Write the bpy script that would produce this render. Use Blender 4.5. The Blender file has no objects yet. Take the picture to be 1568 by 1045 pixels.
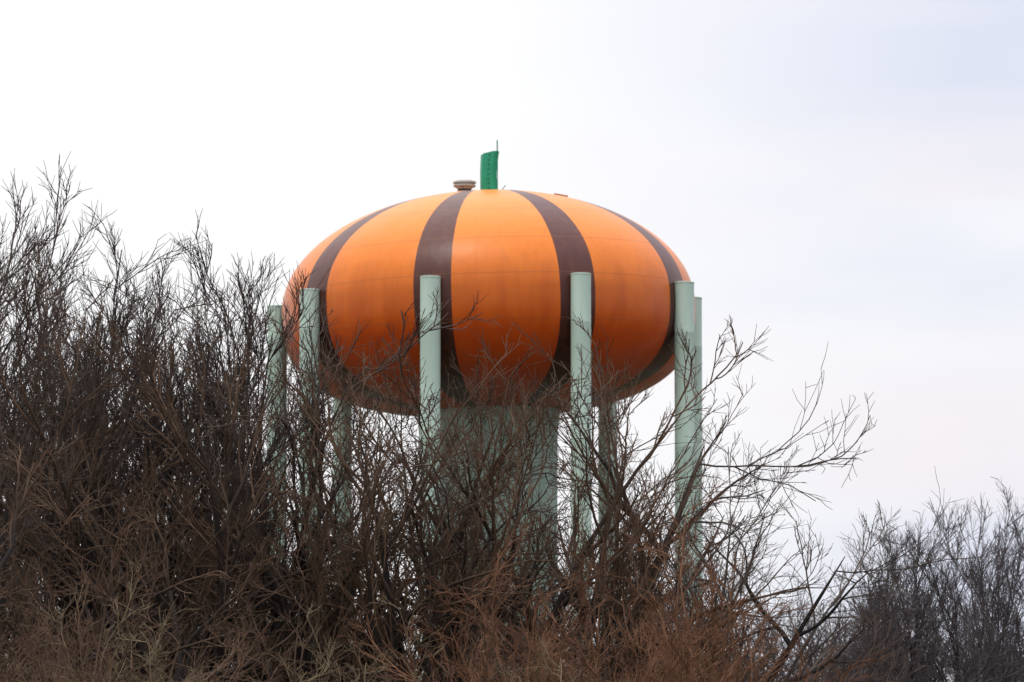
import bpy, math, random
import numpy as np
from mathutils import Vector

scene = bpy.context.scene
D2R = math.radians
coll = scene.collection

# ------------------------------------------------------------------ helpers
def link(o, parent=None):
    coll.objects.link(o)
    if parent: o.parent = parent
    return o

def mesh_obj(name, verts, faces, mat=None, parent=None, smooth=False, loc=(0,0,0)):
    me = bpy.data.meshes.new(name)
    me.from_pydata([tuple(v) for v in verts], [], faces)
    me.update()
    if smooth:
        for p in me.polygons: p.use_smooth = True
    o = bpy.data.objects.new(name, me)
    if mat: me.materials.append(mat)
    o.location = loc
    return link(o, parent)

def revolve(prof, seg=48, phase=0.0, rfun=None):
    V=[];F=[]
    n=len(prof)
    for (r,z) in prof:
        for s in range(seg):
            a=2*math.pi*s/seg+phase
            rr = r if rfun is None else rfun(r,z,a)
            V.append((rr*math.cos(a), rr*math.sin(a), z))
    for i in range(n-1):
        for s in range(seg):
            t=(s+1)%seg
            F.append((i*seg+s, i*seg+t, (i+1)*seg+t, (i+1)*seg+s))
    F.append(tuple(range(seg))[::-1])
    F.append(tuple((n-1)*seg+s for s in range(seg)))
    return V,F

class NT:
    def __init__(s, tree): s.t=tree
    def n(s, typ, **kw):
        nd=s.t.nodes.new(typ)
        for k,v in kw.items(): setattr(nd,k,v)
        return nd
    def l(s,a,b): s.t.links.new(a,b)
    def math(s, op, a, b=None, c=None, clamp=False):
        nd=s.t.nodes.new('ShaderNodeMath'); nd.operation=op; nd.use_clamp=clamp
        for i,v in enumerate((a,b,c)):
            if v is None: continue
            if isinstance(v,(int,float)): nd.inputs[i].default_value=v
            else: s.t.links.new(v, nd.inputs[i])
        return nd.outputs[0]
    def mix(s, fac, a, b, blend='MIX'):
        nd=s.t.nodes.new('ShaderNodeMix'); nd.data_type='RGBA'; nd.blend_type=blend
        def put(v,sock):
            if isinstance(v,(tuple,list)): sock.default_value=(*v[:3],1)
            elif isinstance(v,(int,float)): sock.default_value=v
            else: s.t.links.new(v,sock)
        put(fac,nd.inputs[0]); put(a,nd.inputs[6]); put(b,nd.inputs[7])
        return nd.outputs[2]

def new_mat(name, rough=0.6, spec=0.5):
    m=bpy.data.materials.new(name); m.use_nodes=True
    t=m.node_tree; b=t.nodes['Principled BSDF']
    b.inputs['Roughness'].default_value=rough
    b.inputs['Specular IOR Level'].default_value=spec
    return m,NT(t),b

def noisy_mat(name, c1, c2, scale, rough=0.6, spec=0.4, stretch=(1,1,1), bump=0.0, detail=5):
    m,N,b=new_mat(name,rough,spec)
    tc=N.n('ShaderNodeTexCoord'); mp=N.n('ShaderNodeMapping'); mp.inputs['Scale'].default_value=stretch
    N.l(tc.outputs['Object'],mp.inputs[0])
    no=N.n('ShaderNodeTexNoise'); no.inputs['Scale'].default_value=scale; no.inputs['Detail'].default_value=detail
    N.l(mp.outputs[0],no.inputs['Vector'])
    f=N.math('MULTIPLY_ADD',no.outputs[0],2.2,-0.6,clamp=True)
    N.l(N.mix(f,c1,c2),b.inputs['Base Color'])
    if bump:
        bp=N.n('ShaderNodeBump'); bp.inputs['Strength'].default_value=bump; bp.inputs['Distance'].default_value=0.05
        N.l(no.outputs[0],bp.inputs['Height']); N.l(bp.outputs[0],b.inputs['Normal'])
    return m

# ------------------------------------------------------------------ materials
def pumpkin_mat():
    m,N,b=new_mat('pumpkin_paint',0.34,0.36)
    tc=N.n('ShaderNodeTexCoord'); sp=N.n('ShaderNodeSeparateXYZ'); N.l(tc.outputs['Object'],sp.inputs[0])
    x,y,z=sp.outputs
    ang=N.math('ARCTAN2',x,N.math('MULTIPLY',y,-1.0))
    w=N.math('ABSOLUTE',N.math('WRAP',N.math('ADD',ang,D2R(15)),D2R(20),D2R(-20)))
    no=N.n('ShaderNodeTexNoise'); no.inputs['Scale'].default_value=0.6; no.inputs['Detail'].default_value=6
    mp=N.n('ShaderNodeMapping'); mp.inputs['Scale'].default_value=(1.4,1.4,0.35)
    N.l(tc.outputs['Object'],mp.inputs[0]); N.l(mp.outputs[0],no.inputs['Vector'])
    wob=N.math('MULTIPLY_ADD',no.outputs[0],0.006,-0.003)
    stripe=N.math('LESS_THAN',N.math('ADD',w,wob),D2R(5.25))
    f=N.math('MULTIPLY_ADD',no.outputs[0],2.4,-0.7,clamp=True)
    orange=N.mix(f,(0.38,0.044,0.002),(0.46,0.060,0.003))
    # upper shell paler, lower shell deeper: overhead light and shade put into the colour
    light_ramp=N.math('MULTIPLY_ADD',z,0.24,N.math('MULTIPLY_ADD',no.outputs[0],0.5,0.26),clamp=True)
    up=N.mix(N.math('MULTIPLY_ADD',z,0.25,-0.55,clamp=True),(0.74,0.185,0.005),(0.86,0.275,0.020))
    orange=N.mix(light_ramp,orange,up)
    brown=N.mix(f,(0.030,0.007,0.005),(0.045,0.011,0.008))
    brown=N.mix(light_ramp,brown,(0.085,0.021,0.014))  # stripes carry the same height shading in their colour
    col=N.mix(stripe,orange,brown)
    seam=None
    for zz in (-3.9,-1.6,0.75,2.7,4.45,5.6):
        s=N.math('LESS_THAN',N.math('ABSOLUTE',N.math('SUBTRACT',z,zz)),0.028)
        seam = s if seam is None else N.math('MAXIMUM',seam,s)
    w2=N.math('ABSOLUTE',N.math('WRAP',N.math('ADD',ang,D2R(3)),D2R(7.5),D2R(-7.5)))
    vs=N.math('MULTIPLY',N.math('LESS_THAN',w2,D2R(0.09)),0.35)
    seam=N.math('MAXIMUM',seam,vs)
    n2=N.n('ShaderNodeTexNoise'); n2.inputs['Scale'].default_value=1.0; n2.inputs['Detail'].default_value=8
    mp2=N.n('ShaderNodeMapping'); mp2.inputs['Scale'].default_value=(3.5,3.5,0.25)
    N.l(tc.outputs['Object'],mp2.inputs[0]); N.l(mp2.outputs[0],n2.inputs['Vector'])
    drip=N.math('MULTIPLY_ADD',n2.outputs[0],1.6,-0.75,clamp=True)
    col=N.mix(N.math('MULTIPLY',drip,0.4),col,(0.30,0.075,0.012))
    col=N.mix(N.math('MULTIPLY',seam,0.28),col,(0.22,0.075,0.02))
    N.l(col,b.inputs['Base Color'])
    n3=N.n('ShaderNodeTexNoise'); n3.inputs['Scale'].default_value=0.5; n3.inputs['Detail'].default_value=2
    N.l(tc.outputs['Object'],n3.inputs['Vector'])
    h=N.math('ADD',n3.outputs[0],N.math('MULTIPLY',seam,0.12))
    bp=N.n('ShaderNodeBump'); bp.inputs['Strength'].default_value=0.45; bp.inputs['Distance'].default_value=0.15
    N.l(h,bp.inputs['Height']); N.l(bp.outputs[0],b.inputs['Normal'])
    return m

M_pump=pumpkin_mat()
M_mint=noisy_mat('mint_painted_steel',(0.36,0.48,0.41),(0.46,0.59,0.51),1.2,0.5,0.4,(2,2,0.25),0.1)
M_mint_riser=noisy_mat('mint_riser_shaded',(0.22,0.30,0.255),(0.31,0.41,0.35),0.8,0.6,0.3,(2,2,0.25),0.1)  # darker mint: shade under the tank put into the riser colour
M_green=noisy_mat('stem_green_paint',(0.010,0.25,0.13),(0.018,0.32,0.18),2.0,0.5,0.4)
M_green_d=noisy_mat('stem_rung_paint',(0.008,0.15,0.08),(0.012,0.2,0.1),3.0,0.5,0.4)
M_vent=noisy_mat('galvanised_vent',(0.30,0.31,0.31),(0.42,0.43,0.43),3.0,0.55,0.5)
M_dark=noisy_mat('dark_mesh',(0.03,0.025,0.022),(0.07,0.05,0.045),6.0,0.8,0.2)
M_hatch=noisy_mat('hatch_paint',(0.30,0.09,0.03),(0.4,0.13,0.04),3.0,0.5,0.4)
M_conc=noisy_mat('concrete',(0.25,0.24,0.22),(0.38,0.37,0.34),2.0,0.9,0.2)
M_ground=noisy_mat('winter_grass_ground',(0.05,0.04,0.025),(0.09,0.075,0.045),0.6,0.95,0.1,detail=10)

def bark_mat(name, twig1, twig2, limb):
    m,N,b=new_mat(name,0.85,0.15)
    at=N.n('ShaderNodeAttribute'); at.attribute_name='thick'
    oi=N.n('ShaderNodeObjectInfo')
    tc=N.n('ShaderNodeTexCoord')
    no=N.n('ShaderNodeTexNoise'); no.inputs['Scale'].default_value=0.9; no.inputs['Detail'].default_value=3
    N.l(tc.outputs['Object'],no.inputs['Vector'])
    f=N.math('MULTIPLY_ADD',no.outputs[0],2.6,-0.9)
    f=N.math('ADD',f,N.math('MULTIPLY_ADD',oi.outputs['Random'],0.5,-0.2),clamp=True)
    tw=N.mix(f,twig1,twig2)
    N.l(N.mix(at.outputs['Fac'],tw,limb),b.inputs['Base Color'])
    return m
B_grey=bark_mat('bark_grey',(0.050,0.038,0.034),(0.105,0.077,0.063),(0.021,0.018,0.017))
B_brown=bark_mat('bark_brown',(0.066,0.041,0.029),(0.140,0.086,0.055),(0.019,0.015,0.014))
B_red=bark_mat('bark_reddish',(0.105,0.050,0.029),(0.200,0.102,0.058),(0.028,0.021,0.017))
B_olive=bark_mat('bark_olive',(0.085,0.062,0.038),(0.195,0.145,0.088),(0.03,0.025,0.020))
B_far=bark_mat('bark_far',(0.054,0.047,0.050),(0.088,0.074,0.076),(0.034,0.031,0.033))
B_pale=bark_mat('bark_pale',(0.11,0.088,0.076),(0.17,0.135,0.115),(0.05,0.04,0.035))

# ------------------------------------------------------------------ trees
def nrm(v): return v/np.maximum(np.linalg.norm(v,axis=-1,keepdims=True),1e-9)

def walk(rng, p0, d0, L, n, wob, trop):
    B=len(p0); P=np.zeros((B,n+1,3)); P[:,0]=p0; d=nrm(d0)
    step=(L/n)[:,None]
    bend=rng.normal(0,wob,(B,3))
    for i in range(n):
        d=nrm(d+bend*0.5+rng.normal(0,wob,(B,3))+np.array([0,0,1.0])*trop)
        P[:,i+1]=P[:,i]+d*step
    return P

def kids(rng, P, R, L, m, tmin, ang, ratio, n, wob, trop, rk, rmin, taper=0.55):
    B,n1,_=P.shape
    t=tmin+(1-tmin)*((np.arange(m)[None,:]+rng.random((B,m)))/m)
    t=np.clip(t,0,0.995)
    s=t*(n1-1); i=np.floor(s).astype(int); i=np.minimum(i,n1-2); f=(s-i)[...,None]
    bi=np.arange(B)[:,None]
    a=P[bi,i]; b=P[bi,i+1]
    pos=a*(1-f)+b*f; tan=nrm(b-a)
    rr=R[bi,i]*(1-f[...,0])+R[bi,i+1]*f[...,0]
    rv=rng.normal(size=(B,m,3)); rv[...,2]*=0.6
    perp=nrm(rv-(rv*tan).sum(-1,keepdims=True)*tan)
    an=np.radians(rng.normal(ang,ang*0.25,(B,m)))[...,None]
    d=np.cos(an)*tan+np.sin(an)*perp
    LL=L[:,None]*ratio*(1-taper*t)*rng.uniform(0.6,1.25,(B,m))
    pos=pos.reshape(-1,3); d=d.reshape(-1,3); LL=LL.reshape(-1); rr=rr.reshape(-1)
    P2=walk(rng,pos,d,LL,n,wob,trop)
    r0=np.maximum(np.minimum(rr*0.8,LL*rk),rmin*1.15)
    u=np.linspace(0,1,n+1)[None,:]
    R2=(r0[:,None]-rmin*0.7)*(1-u)**0.85+rmin*0.7
    return P2,R2,LL

def tubes(parts):
    Vs=[];Fs=[];Ts=[];off=0
    for (P,R,k) in parts:
        B,n1,_=P.shape
        T=np.zeros_like(P); T[:,1:-1]=P[:,2:]-P[:,:-2]; T[:,0]=P[:,1]-P[:,0]; T[:,-1]=P[:,-1]-P[:,-2]
        T=nrm(T)
        ref=np.where(np.abs(T[:,:1,2:3])>0.8,np.array([1.,0,0]),np.array([0,0,1.]))
        U=nrm(np.cross(T,np.broadcast_to(ref,T.shape))); W=np.cross(T,U)
        a=2*np.pi*np.arange(k)/k
        V=P[:,:,None,:]+R[:,:,None,None]*(U[:,:,None,:]*np.cos(a)[None,None,:,None]+W[:,:,None,:]*np.sin(a)[None,None,:,None])
        Vs.append(V.reshape(-1,3))
        th=np.clip((R-0.012)/0.022,0,1); Ts.append(np.repeat(th[:,:,None],k,2).reshape(-1))
        base=off+(np.arange(B)[:,None,None]*n1+np.arange(n1-1)[None,:,None])*k
        j=np.arange(k)[None,None,:]; j2=(j+1)%k
        F=np.stack([base+j,base+j2,base+k+j2,base+k+j],-1).reshape(-1,4)
        Fs.append(F); off+=B*n1*k
    return np.concatenate(Vs),np.concatenate(Fs),np.concatenate(Ts)

TM={}; TMH={}
def make_tree_mesh(name, seed, H, stems, lean, leandir=None, limbs=11, sub=9, tw=8, fine=6,
                   ang=38, trop=0.05, r0=0.14, rmin=0.0064, tmin=0.22, wob=0.09, ratio=0.5, tap=0.35):
    rng=np.random.default_rng(seed)
    S=stems
    az=rng.uniform(0,2*np.pi)+np.arange(S)*2*np.pi/S+rng.normal(0,0.25,S)
    tl=np.radians(rng.normal(lean,lean*0.22,S))
    d=np.stack([np.sin(tl)*np.cos(az),np.sin(tl)*np.sin(az),np.cos(tl)],-1)
    if leandir is not None: d=nrm(d+np.array(leandir)[None])
    p=np.stack([np.cos(az)*0.15*(S>1),np.sin(az)*0.15*(S>1),np.full(S,-0.15)],-1)
    L=H*0.8*rng.uniform(0.82,1.02,S)
    P0=walk(rng,p,d,L,14,wob*0.55,trop*0.6)
    u=np.linspace(0,1,15)[None]
    R0=np.repeat(r0*(1-u)**0.8+rmin*1.5,S,0)*rng.uniform(.8,1.1,(S,1))
    P1,R1,L1=kids(rng,P0,R0,L,limbs,tmin,ang,ratio,9,wob,trop,0.023,rmin*2.0,tap)
    P2,R2,L2=kids(rng,P1,R1,L1,sub,0.15,ang,0.55,6,wob,trop,0.019,rmin*1.5,0.4)
    P3,R3,L3=kids(rng,P2,R2,L2,tw,0.12,ang*0.95,0.62,3,wob*.9,trop,0.012,rmin,0.35)
    P4,R4,L4=kids(rng,P3,R3,L3,fine,0.12,ang*0.85,0.80,2,wob*.8,trop,0.009,rmin*0.8,0.35)
    V,F,T=tubes([(P0,R0,8),(P1,R1,6),(P2,R2,4),(P3,R3,3),(P4,R4,3)])
    ztop=np.percentile(V[:,2],99.6)
    V*= H/ztop
    if leandir is None:          # keep the crown above its own trunk
        zz=np.clip(V[:,2:3]/H,0,1)
        c=np.median(V[V[:,2]>0.7*H][:,:2],axis=0)
        V[:,:2]-= c*zz
    me=bpy.data.meshes.new(name)
    me.vertices.add(len(V)); me.vertices.foreach_set('co',V.astype(np.float32).ravel())
    me.loops.add(F.size); me.loops.foreach_set('vertex_index',F.astype(np.int32).ravel())
    me.polygons.add(len(F)); me.polygons.foreach_set('loop_start',(np.arange(len(F))*4).astype(np.int32))
    me.update(calc_edges=True)
    at=me.attributes.new('thick','FLOAT','POINT'); at.data.foreach_set('value',T.astype(np.float32))
    me.materials.append(B_grey)
    TM[name]=me; TMH[name]=H

make_tree_mesh('up1',11,14,4,8,limbs=10,sub=7,tw=5,fine=4,ang=31,trop=0.09,ratio=0.34,tmin=.3,wob=.08)
make_tree_mesh('up2',22,14,5,10,limbs=8,sub=7,tw=5,fine=4,ang=31,trop=0.09,ratio=0.33,tmin=.3,wob=.08)
make_tree_mesh('up3',33,14,3,8,limbs=13,sub=8,tw=5,fine=4,ang=34,trop=0.10,ratio=0.36,tmin=.28,wob=.09)
make_tree_mesh('wide1',44,11,4,22,limbs=8,sub=6,tw=4,fine=3,ang=44,trop=0.05,ratio=0.45,tmin=.22,wob=0.14,r0=0.17)
make_tree_mesh('wide2',55,11,3,20,limbs=10,sub=6,tw=4,fine=3,ang=46,trop=0.05,ratio=0.45,tmin=.2,wob=0.15,r0=0.18)
make_tree_mesh('lean',66,9.5,2,9,leandir=(0.60,0,0),limbs=11,sub=6,tw=5,fine=3,ang=38,trop=0.09,ratio=0.36,tmin=.3,wob=0.11,r0=0.12,rmin=.0055)
make_tree_mesh('thin',99,11,2,9,limbs=9,sub=5,tw=4,fine=3,ang=33,trop=0.07,ratio=0.36,tmin=.35,wob=0.10,r0=0.09,rmin=.0055)
make_tree_mesh('thin2',101,11,3,11,limbs=8,sub=5,tw=4,fine=3,ang=34,trop=0.07,ratio=0.36,tmin=.35,wob=0.10,r0=0.09,rmin=.0055)
make_tree_mesh('shrub1',77,7,8,18,limbs=7,sub=5,tw=4,fine=3,ang=30,trop=0.05,ratio=0.40,tmin=.15,r0=0.045,rmin=0.0048)
make_tree_mesh('shrub2',88,7,7,26,limbs=8,sub=5,tw=4,fine=3,ang=38,trop=0.04,ratio=0.45,tmin=.15,r0=0.05,rmin=0.0048,wob=.12)

def plant(name, kind, x, y, h, mat, rot, parent=None, sx=1.0):
    o=bpy.data.objects.new(name,TM[kind])
    s=h/TMH[kind]
    o.scale=(s*sx,s*sx,s); o.location=(x,y,0); o.rotation_euler=(0,0,D2R(rot))
    link(o,parent)
    o.material_slots[0].link='OBJECT'; o.material_slots[0].material=mat
    return o

trees=[
 # left group, tall
 ('up1',-10.3,101,14.1,B_grey,10), ('up3',-9.0,105,13.4,B_grey,80), ('up2',-8.1,101,13.5,B_grey,200),
 ('up3',-7.1,100,13.5,B_grey,150), ('up1',-6.2,102,13.7,B_grey,250), ('up2',-5.4,103,13.2,B_grey,15),
 ('up1',-11.6,106,15.2,B_grey,45),('up2',-9.4,96,12.2,B_grey,120), ('up3',-7.7,109,14.0,B_grey,300),
 ('thin2',-6.3,96,12.2,B_brown,60), ('up1',-4.8,99,11.2,B_grey,190), ('thin2',-4.2,101,12.2,B_grey,120),
 ('wide1',-7.6,92,9.2,B_brown,75), ('wide2',-5.4,93,8.4,B_brown,165), ('wide2',-9.8,91,9.4,B_brown,255),
 # in front of tower
 ('wide1',-3.5,99,10.3,B_grey,20), ('wide2',-2.0,103,11.1,B_grey,110), ('wide1',-0.4,100,11.1,B_grey,215),
 ('wide2',1.0,102,10.5,B_grey,300), ('up2',-2.6,97,9.5,B_brown,70), ('thin',0.3,96,11.3,B_brown,140),
 ('up3',2.1,99,9.3,B_brown,10), ('wide1',2.6,104,8.7,B_grey,160), ('thin',-1.3,98,11.9,B_brown,250),
 ('thin2',-3.0,97,11.8,B_brown,10), ('thin2',-0.3,99,12.0,B_brown,190),
 ('wide2',0.9,92,7.8,B_brown,40), ('thin2',1.6,100,11.4,B_brown,30),
 ('lean',1.6,98,8.0,B_grey,0), ('lean',2.6,101,7.2,B_grey,-18),
 ('thin',3.5,103,10.2,B_pale,70), ('thin2',4.2,105,9.0,B_pale,200),
 # right group, further off
 ('up2',9.8,152,9.8,B_far,50),('up3',11.0,158,11.6,B_far,190),('up1',12.5,162,12.6,B_far,20),('up2',14.1,160,12.6,B_far,250),
 ('up3',15.8,165,13.3,B_far,100),('wide2',12.0,150,9.8,B_far,30),('wide1',13.8,152,10.2,B_far,200),('up1',10.0,164,10.4,B_far,310),
 ('up2',11.8,168,12.2,B_far,170),('up1',14.8,156,11.9,B_far,80),
]
for k,x,y,h,m,r in trees: plant('bare_tree',k,x,y,h,m,r)

shrubs=[
 ('shrub1',-7.2,78,6.6,B_brown,0),('shrub2',-5.8,80,6.2,B_olive,60),('shrub1',-4.3,77,5.8,B_brown,130),
 ('shrub2',-2.7,78,5.5,B_olive,240),('shrub2',-1.1,80,5.7,B_olive,300),('shrub1',0.3,82,6.2,B_brown,20),
 ('shrub1',1.2,84,7.0,B_red,75),('shrub2',2.1,86,7.6,B_red,140),('shrub1',3.0,84,6.6,B_red,200),('shrub1',2.3,90,8.2,B_red,20),
 ('shrub2',-8.3,84,7.4,B_brown,15),('shrub1',4.0,84,5.7,B_red,155),
]
for k,x,y,h,m,r in shrubs: plant('bare_shrub',k,x,y,h,m,r)

far=bpy.data.objects.new('distant_trees',None); link(far)
rng=random.Random(5)
x=-22; i=0
while x<26:
    y=rng.uniform(170,215)
    k=rng.choice(['up1','up2','up3','wide1'])
    h=rng.uniform(10.0,12.5) if x<5 else rng.uniform(10.3,12.2)
    plant('tree_%d'%i,k,x,y,h,B_far,rng.uniform(0,360),far); i+=1
    x+=rng.uniform(1.8,2.8) if x<3 else rng.uniform(1.1,1.7)

# ------------------------------------------------------------------ water tower
tower=bpy.data.objects.new('pumpkin_water_tower',None); tower.location=(-1.25,285,0); link(tower)
EQ=31.75; R=11.0; BT=6.26; BB=5.62; TILT=D2R(1.7)
prof=[]
for i in range(-70,71):
    a=math.pi/2*i/70
    c=abs(math.cos(a)); s=abs(math.sin(a))
    if a>=0: r=R*c; z=BT*s
    else:
        e=2/2.75
        r=R*c**e; z=-BB*s**e
    prof.append((max(r,0.02),z))
V,F=revolve(prof,180)
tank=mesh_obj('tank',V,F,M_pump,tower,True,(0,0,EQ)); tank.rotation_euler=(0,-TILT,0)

for k in range(9):
    phi=D2R(-15+40*k); lx=11.33*math.sin(phi); ly=-11.33*math.cos(phi)
    top=EQ+0.62+lx*math.tan(TILT)
    pr=[(0.75,-0.3),(0.75,0.02),(0.53,0.05),(0.52,0.3)]
    zz=6.0
    while zz<top-1: 
        pr+=[(0.52,zz-0.03),(0.527,zz),(0.52,zz+0.03)]; zz+=6.0
    pr+=[(0.52,top-0.10),(0.535,top-0.08),(0.535,top-0.02),(0.50,top),(0.02,top+0.02)]
    V,F=revolve(pr,32)
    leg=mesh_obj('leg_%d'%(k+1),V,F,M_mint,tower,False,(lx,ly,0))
    for p in leg.data.polygons: p.use_smooth=True
    leg.data.set_sharp_from_angle(angle=D2R(35))
    V,F=revolve([(1.2,-0.4),(1.2,0.35),(1.1,0.42)],4,math.pi/4+phi)
    mesh_obj('footing_%d'%(k+1),V,F,M_conc,tower,False,(lx,ly,0))
def flute(r,z,a): return r+0.16*abs(math.sin(a*14))-0.08
pr=[(4.0,-0.3),(4.0,0.3),(3.65,0.5)]+[(3.6,2+i*3.0) for i in range(8)]+[(3.62,25.0),(3.75,26.2),(4.0,27.2)]
V,F=revolve(pr,336,0,flute)
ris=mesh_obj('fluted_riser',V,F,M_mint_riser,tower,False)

def stem():
    V=[];F=[]
    n=14; k=8
    for i in range(n+1):
        u=i/n; z=-0.25+u*2.45
        cx=-0.09*math.sin(u*math.pi*0.9)-0.02+0.05*u
        w=0.48-0.03*math.sin(u*math.pi); dth=0.42
        for (a,b) in [(-1,.1),(-.75,-.8),(.45,-1),(1,-.7),(1,.6),(.7,1),(-.6,1),(-1,.6)]:
            zz=z+(0.14*(a*0.6)-0.10*abs(a) if i==n else 0)
            V.append((cx+a*w,b*dth,zz))
    for i in range(n):
        for s in range(k):
            t=(s+1)%k; F.append((i*k+s,i*k+t,(i+1)*k+t,(i+1)*k+s))
    F.append(tuple(n*k+s for s in range(k))); F.append(tuple(range(k))[::-1])
    return V,F
st=bpy.data.objects.new('pumpkin_stem',None); st.location=(0.08,0,EQ+BT); link(st,tower)
V,F=stem(); mesh_obj('stem_body',V,F,M_green,st)
def box(name,c,s,mat,parent):
    x,y,z=c;a,b,d=[q/2 for q in s]
    V=[(x+i*a,y+j*b,z+l*d) for i in(-1,1) for j in(-1,1) for l in(-1,1)]
    F=[(0,1,3,2),(4,6,7,5),(0,4,5,1),(2,3,7,6),(0,2,6,4),(1,5,7,3)]
    return mesh_obj(name,V,F,mat,parent)
for i in range(9):
    u=(i+0.8)/9.6; cx=-0.09*math.sin(u*math.pi*0.9)-0.02+0.05*u
    box('step_bolt_%d'%(i+1),(cx-0.02,-0.42,-0.25+u*2.45),(0.07,0.06,0.05),M_green_d,st)
box('stem_corner_rail',(0.40,-0.42,1.0),(0.04,0.05,2.3),M_green_d,st)
V,F=revolve([(0.035,2.0),(0.03,2.82)],8); mesh_obj('antenna_rod',V,F,M_green_d,st,False,(0.38,0,0))
V,F=revolve([(0.05,2.10),(0.05,2.25)],8); mesh_obj('antenna_base',V,F,M_green_d,st,False,(0.38,0,0))
o=box('hatch_rail',(0,0,0),(0.04,0.04,0.55),M_green_d,st); o.location=(0.66,-.2,0.15); o.rotation_euler=(0,D2R(38),0)

V,F=revolve([(0.42,-0.5),(0.42,0.02),(0.30,0.04),(0.30,0.10),(0.42,0.16),(0.42,0.22),(0.56,0.25),(0.60,0.30),(0.60,0.36),(0.52,0.37),(0.52,0.43),(0.62,0.45),(0.62,0.53),(0.45,0.60),(0.05,0.62)],32)
ve=mesh_obj('roof_vent',V,F,M_vent,tower,False,(-1.28,-0.3,EQ+BT+0.0))
V,F=revolve([(0.36,0.03),(0.36,0.17)],24); mesh_obj('vent_screen',V,F,M_dark,ve)
o=box('manhole_hatch',(0,0,0),(0.75,0.7,0.16),M_hatch,tower); o.location=(3.85,-0.3,EQ+BT*math.sqrt(1-(3.85/11)**2)+0.14); o.rotation_euler=(0,D2R(10),0)

# ------------------------------------------------------------------ ground
n=80; V=[];F=[]
for j in range(n+1):
    for i in range(n+1):
        V.append((-2500+5000*i/n,-1500+5000*j/n,0))
for j in range(n):
    for i in range(n):
        a=j*(n+1)+i; F.append((a,a+1,a+n+2,a+n+1))
mesh_obj('ground',V,F,M_ground)

# ------------------------------------------------------------------ sky
w=bpy.data.worlds.new('World'); scene.world=w; w.use_nodes=True
N=NT(w.node_tree); bg=w.node_tree.nodes['Background']
sky=N.n('ShaderNodeTexSky'); sky.sky_type='NISHITA'; sky.sun_disc=False
sky.sun_elevation=D2R(66); sky.sun_rotation=D2R(215); sky.air_density=1.0; sky.dust_density=3.0
tc=N.n('ShaderNodeTexCoord'); sp=N.n('ShaderNodeSeparateXYZ'); N.l(tc.outputs['Generated'],sp.inputs[0])
mp=N.n('ShaderNodeMapping'); mp.inputs['Scale'].default_value=(6,6,24); mp.inputs['Rotation'].default_value=(0,D2R(12),0); mp.inputs['Location'].default_value=(1.3,0.2,0.62)
N.l(tc.outputs['Generated'],mp.inputs[0])
no=N.n('ShaderNodeTexNoise'); no.inputs['Scale'].default_value=1.0; no.inputs['Detail'].default_value=4; no.inputs['Roughness'].default_value=0.45
N.l(mp.outputs[0],no.inputs['Vector'])
thin=N.math('MULTIPLY_ADD',no.outputs[0],3.2,-1.2)
side=N.math('MULTIPLY_ADD',sp.outputs[0],11.0,0.08,clamp=True)      # cloud deck thins to the east
thin=N.math('MULTIPLY',N.math('ADD',thin,0.25,clamp=True),side,clamp=True)
cloud=N.mix(thin,(10.8,10.75,10.9),(7.9,8.25,9.6))
pk=N.n('ShaderNodeTexNoise'); pk.inputs['Scale'].default_value=1.7; pk.inputs['Detail'].default_value=2
N.l(mp.outputs[0],pk.inputs['Vector'])
cloud=N.mix(N.math('MULTIPLY',N.math('MULTIPLY_ADD',pk.outputs[0],3,-1.4,clamp=True),side),cloud,(10.1,9.5,9.8))
zc=N.math('MAXIMUM',sp.outputs[2],0.0)
ov=N.math('ADD',N.math('MULTIPLY_ADD',zc,0.25,0.92),N.math('MULTIPLY',N.math('MULTIPLY',zc,zc),1.0))  # overcast luminance rises to the zenith
mm=N.n('ShaderNodeVectorMath'); mm.operation='SCALE'; N.l(cloud,mm.inputs[0]); N.l(ov,mm.inputs['Scale'])
col=N.mix(0.95,sky.outputs[0],mm.outputs[0])
N.l(col,bg.inputs['Color']); bg.inputs['Strength'].default_value=0.1

sd=bpy.data.lights.new('sun','SUN'); sd.energy=0.8; sd.angle=D2R(20); sd.color=(1,0.96,0.9)
so=bpy.data.objects.new('sun',sd); link(so)
el=D2R(66); az=D2R(215)
dv=Vector((math.sin(az)*math.cos(el),math.cos(az)*math.cos(el),math.sin(el)))
so.rotation_euler=dv.to_track_quat('Z','Y').to_euler(); so.location=(0,0,80)

# ------------------------------------------------------------------ camera
cd=bpy.data.cameras.new('camera'); cd.lens=189.2; cd.sensor_width=36; cd.clip_end=6000; cd.clip_start=0.5
cd.dof.use_dof=True; cd.dof.focus_distance=104; cd.dof.aperture_fstop=5.0
co=bpy.data.objects.new('camera',cd); link(co); co.location=(0,0,1.7); co.rotation_euler=(D2R(90+5.68),0,0)
scene.camera=co
scene.view_settings.view_transform='Standard'; scene.view_settings.look='None'; scene.view_settings.exposure=0
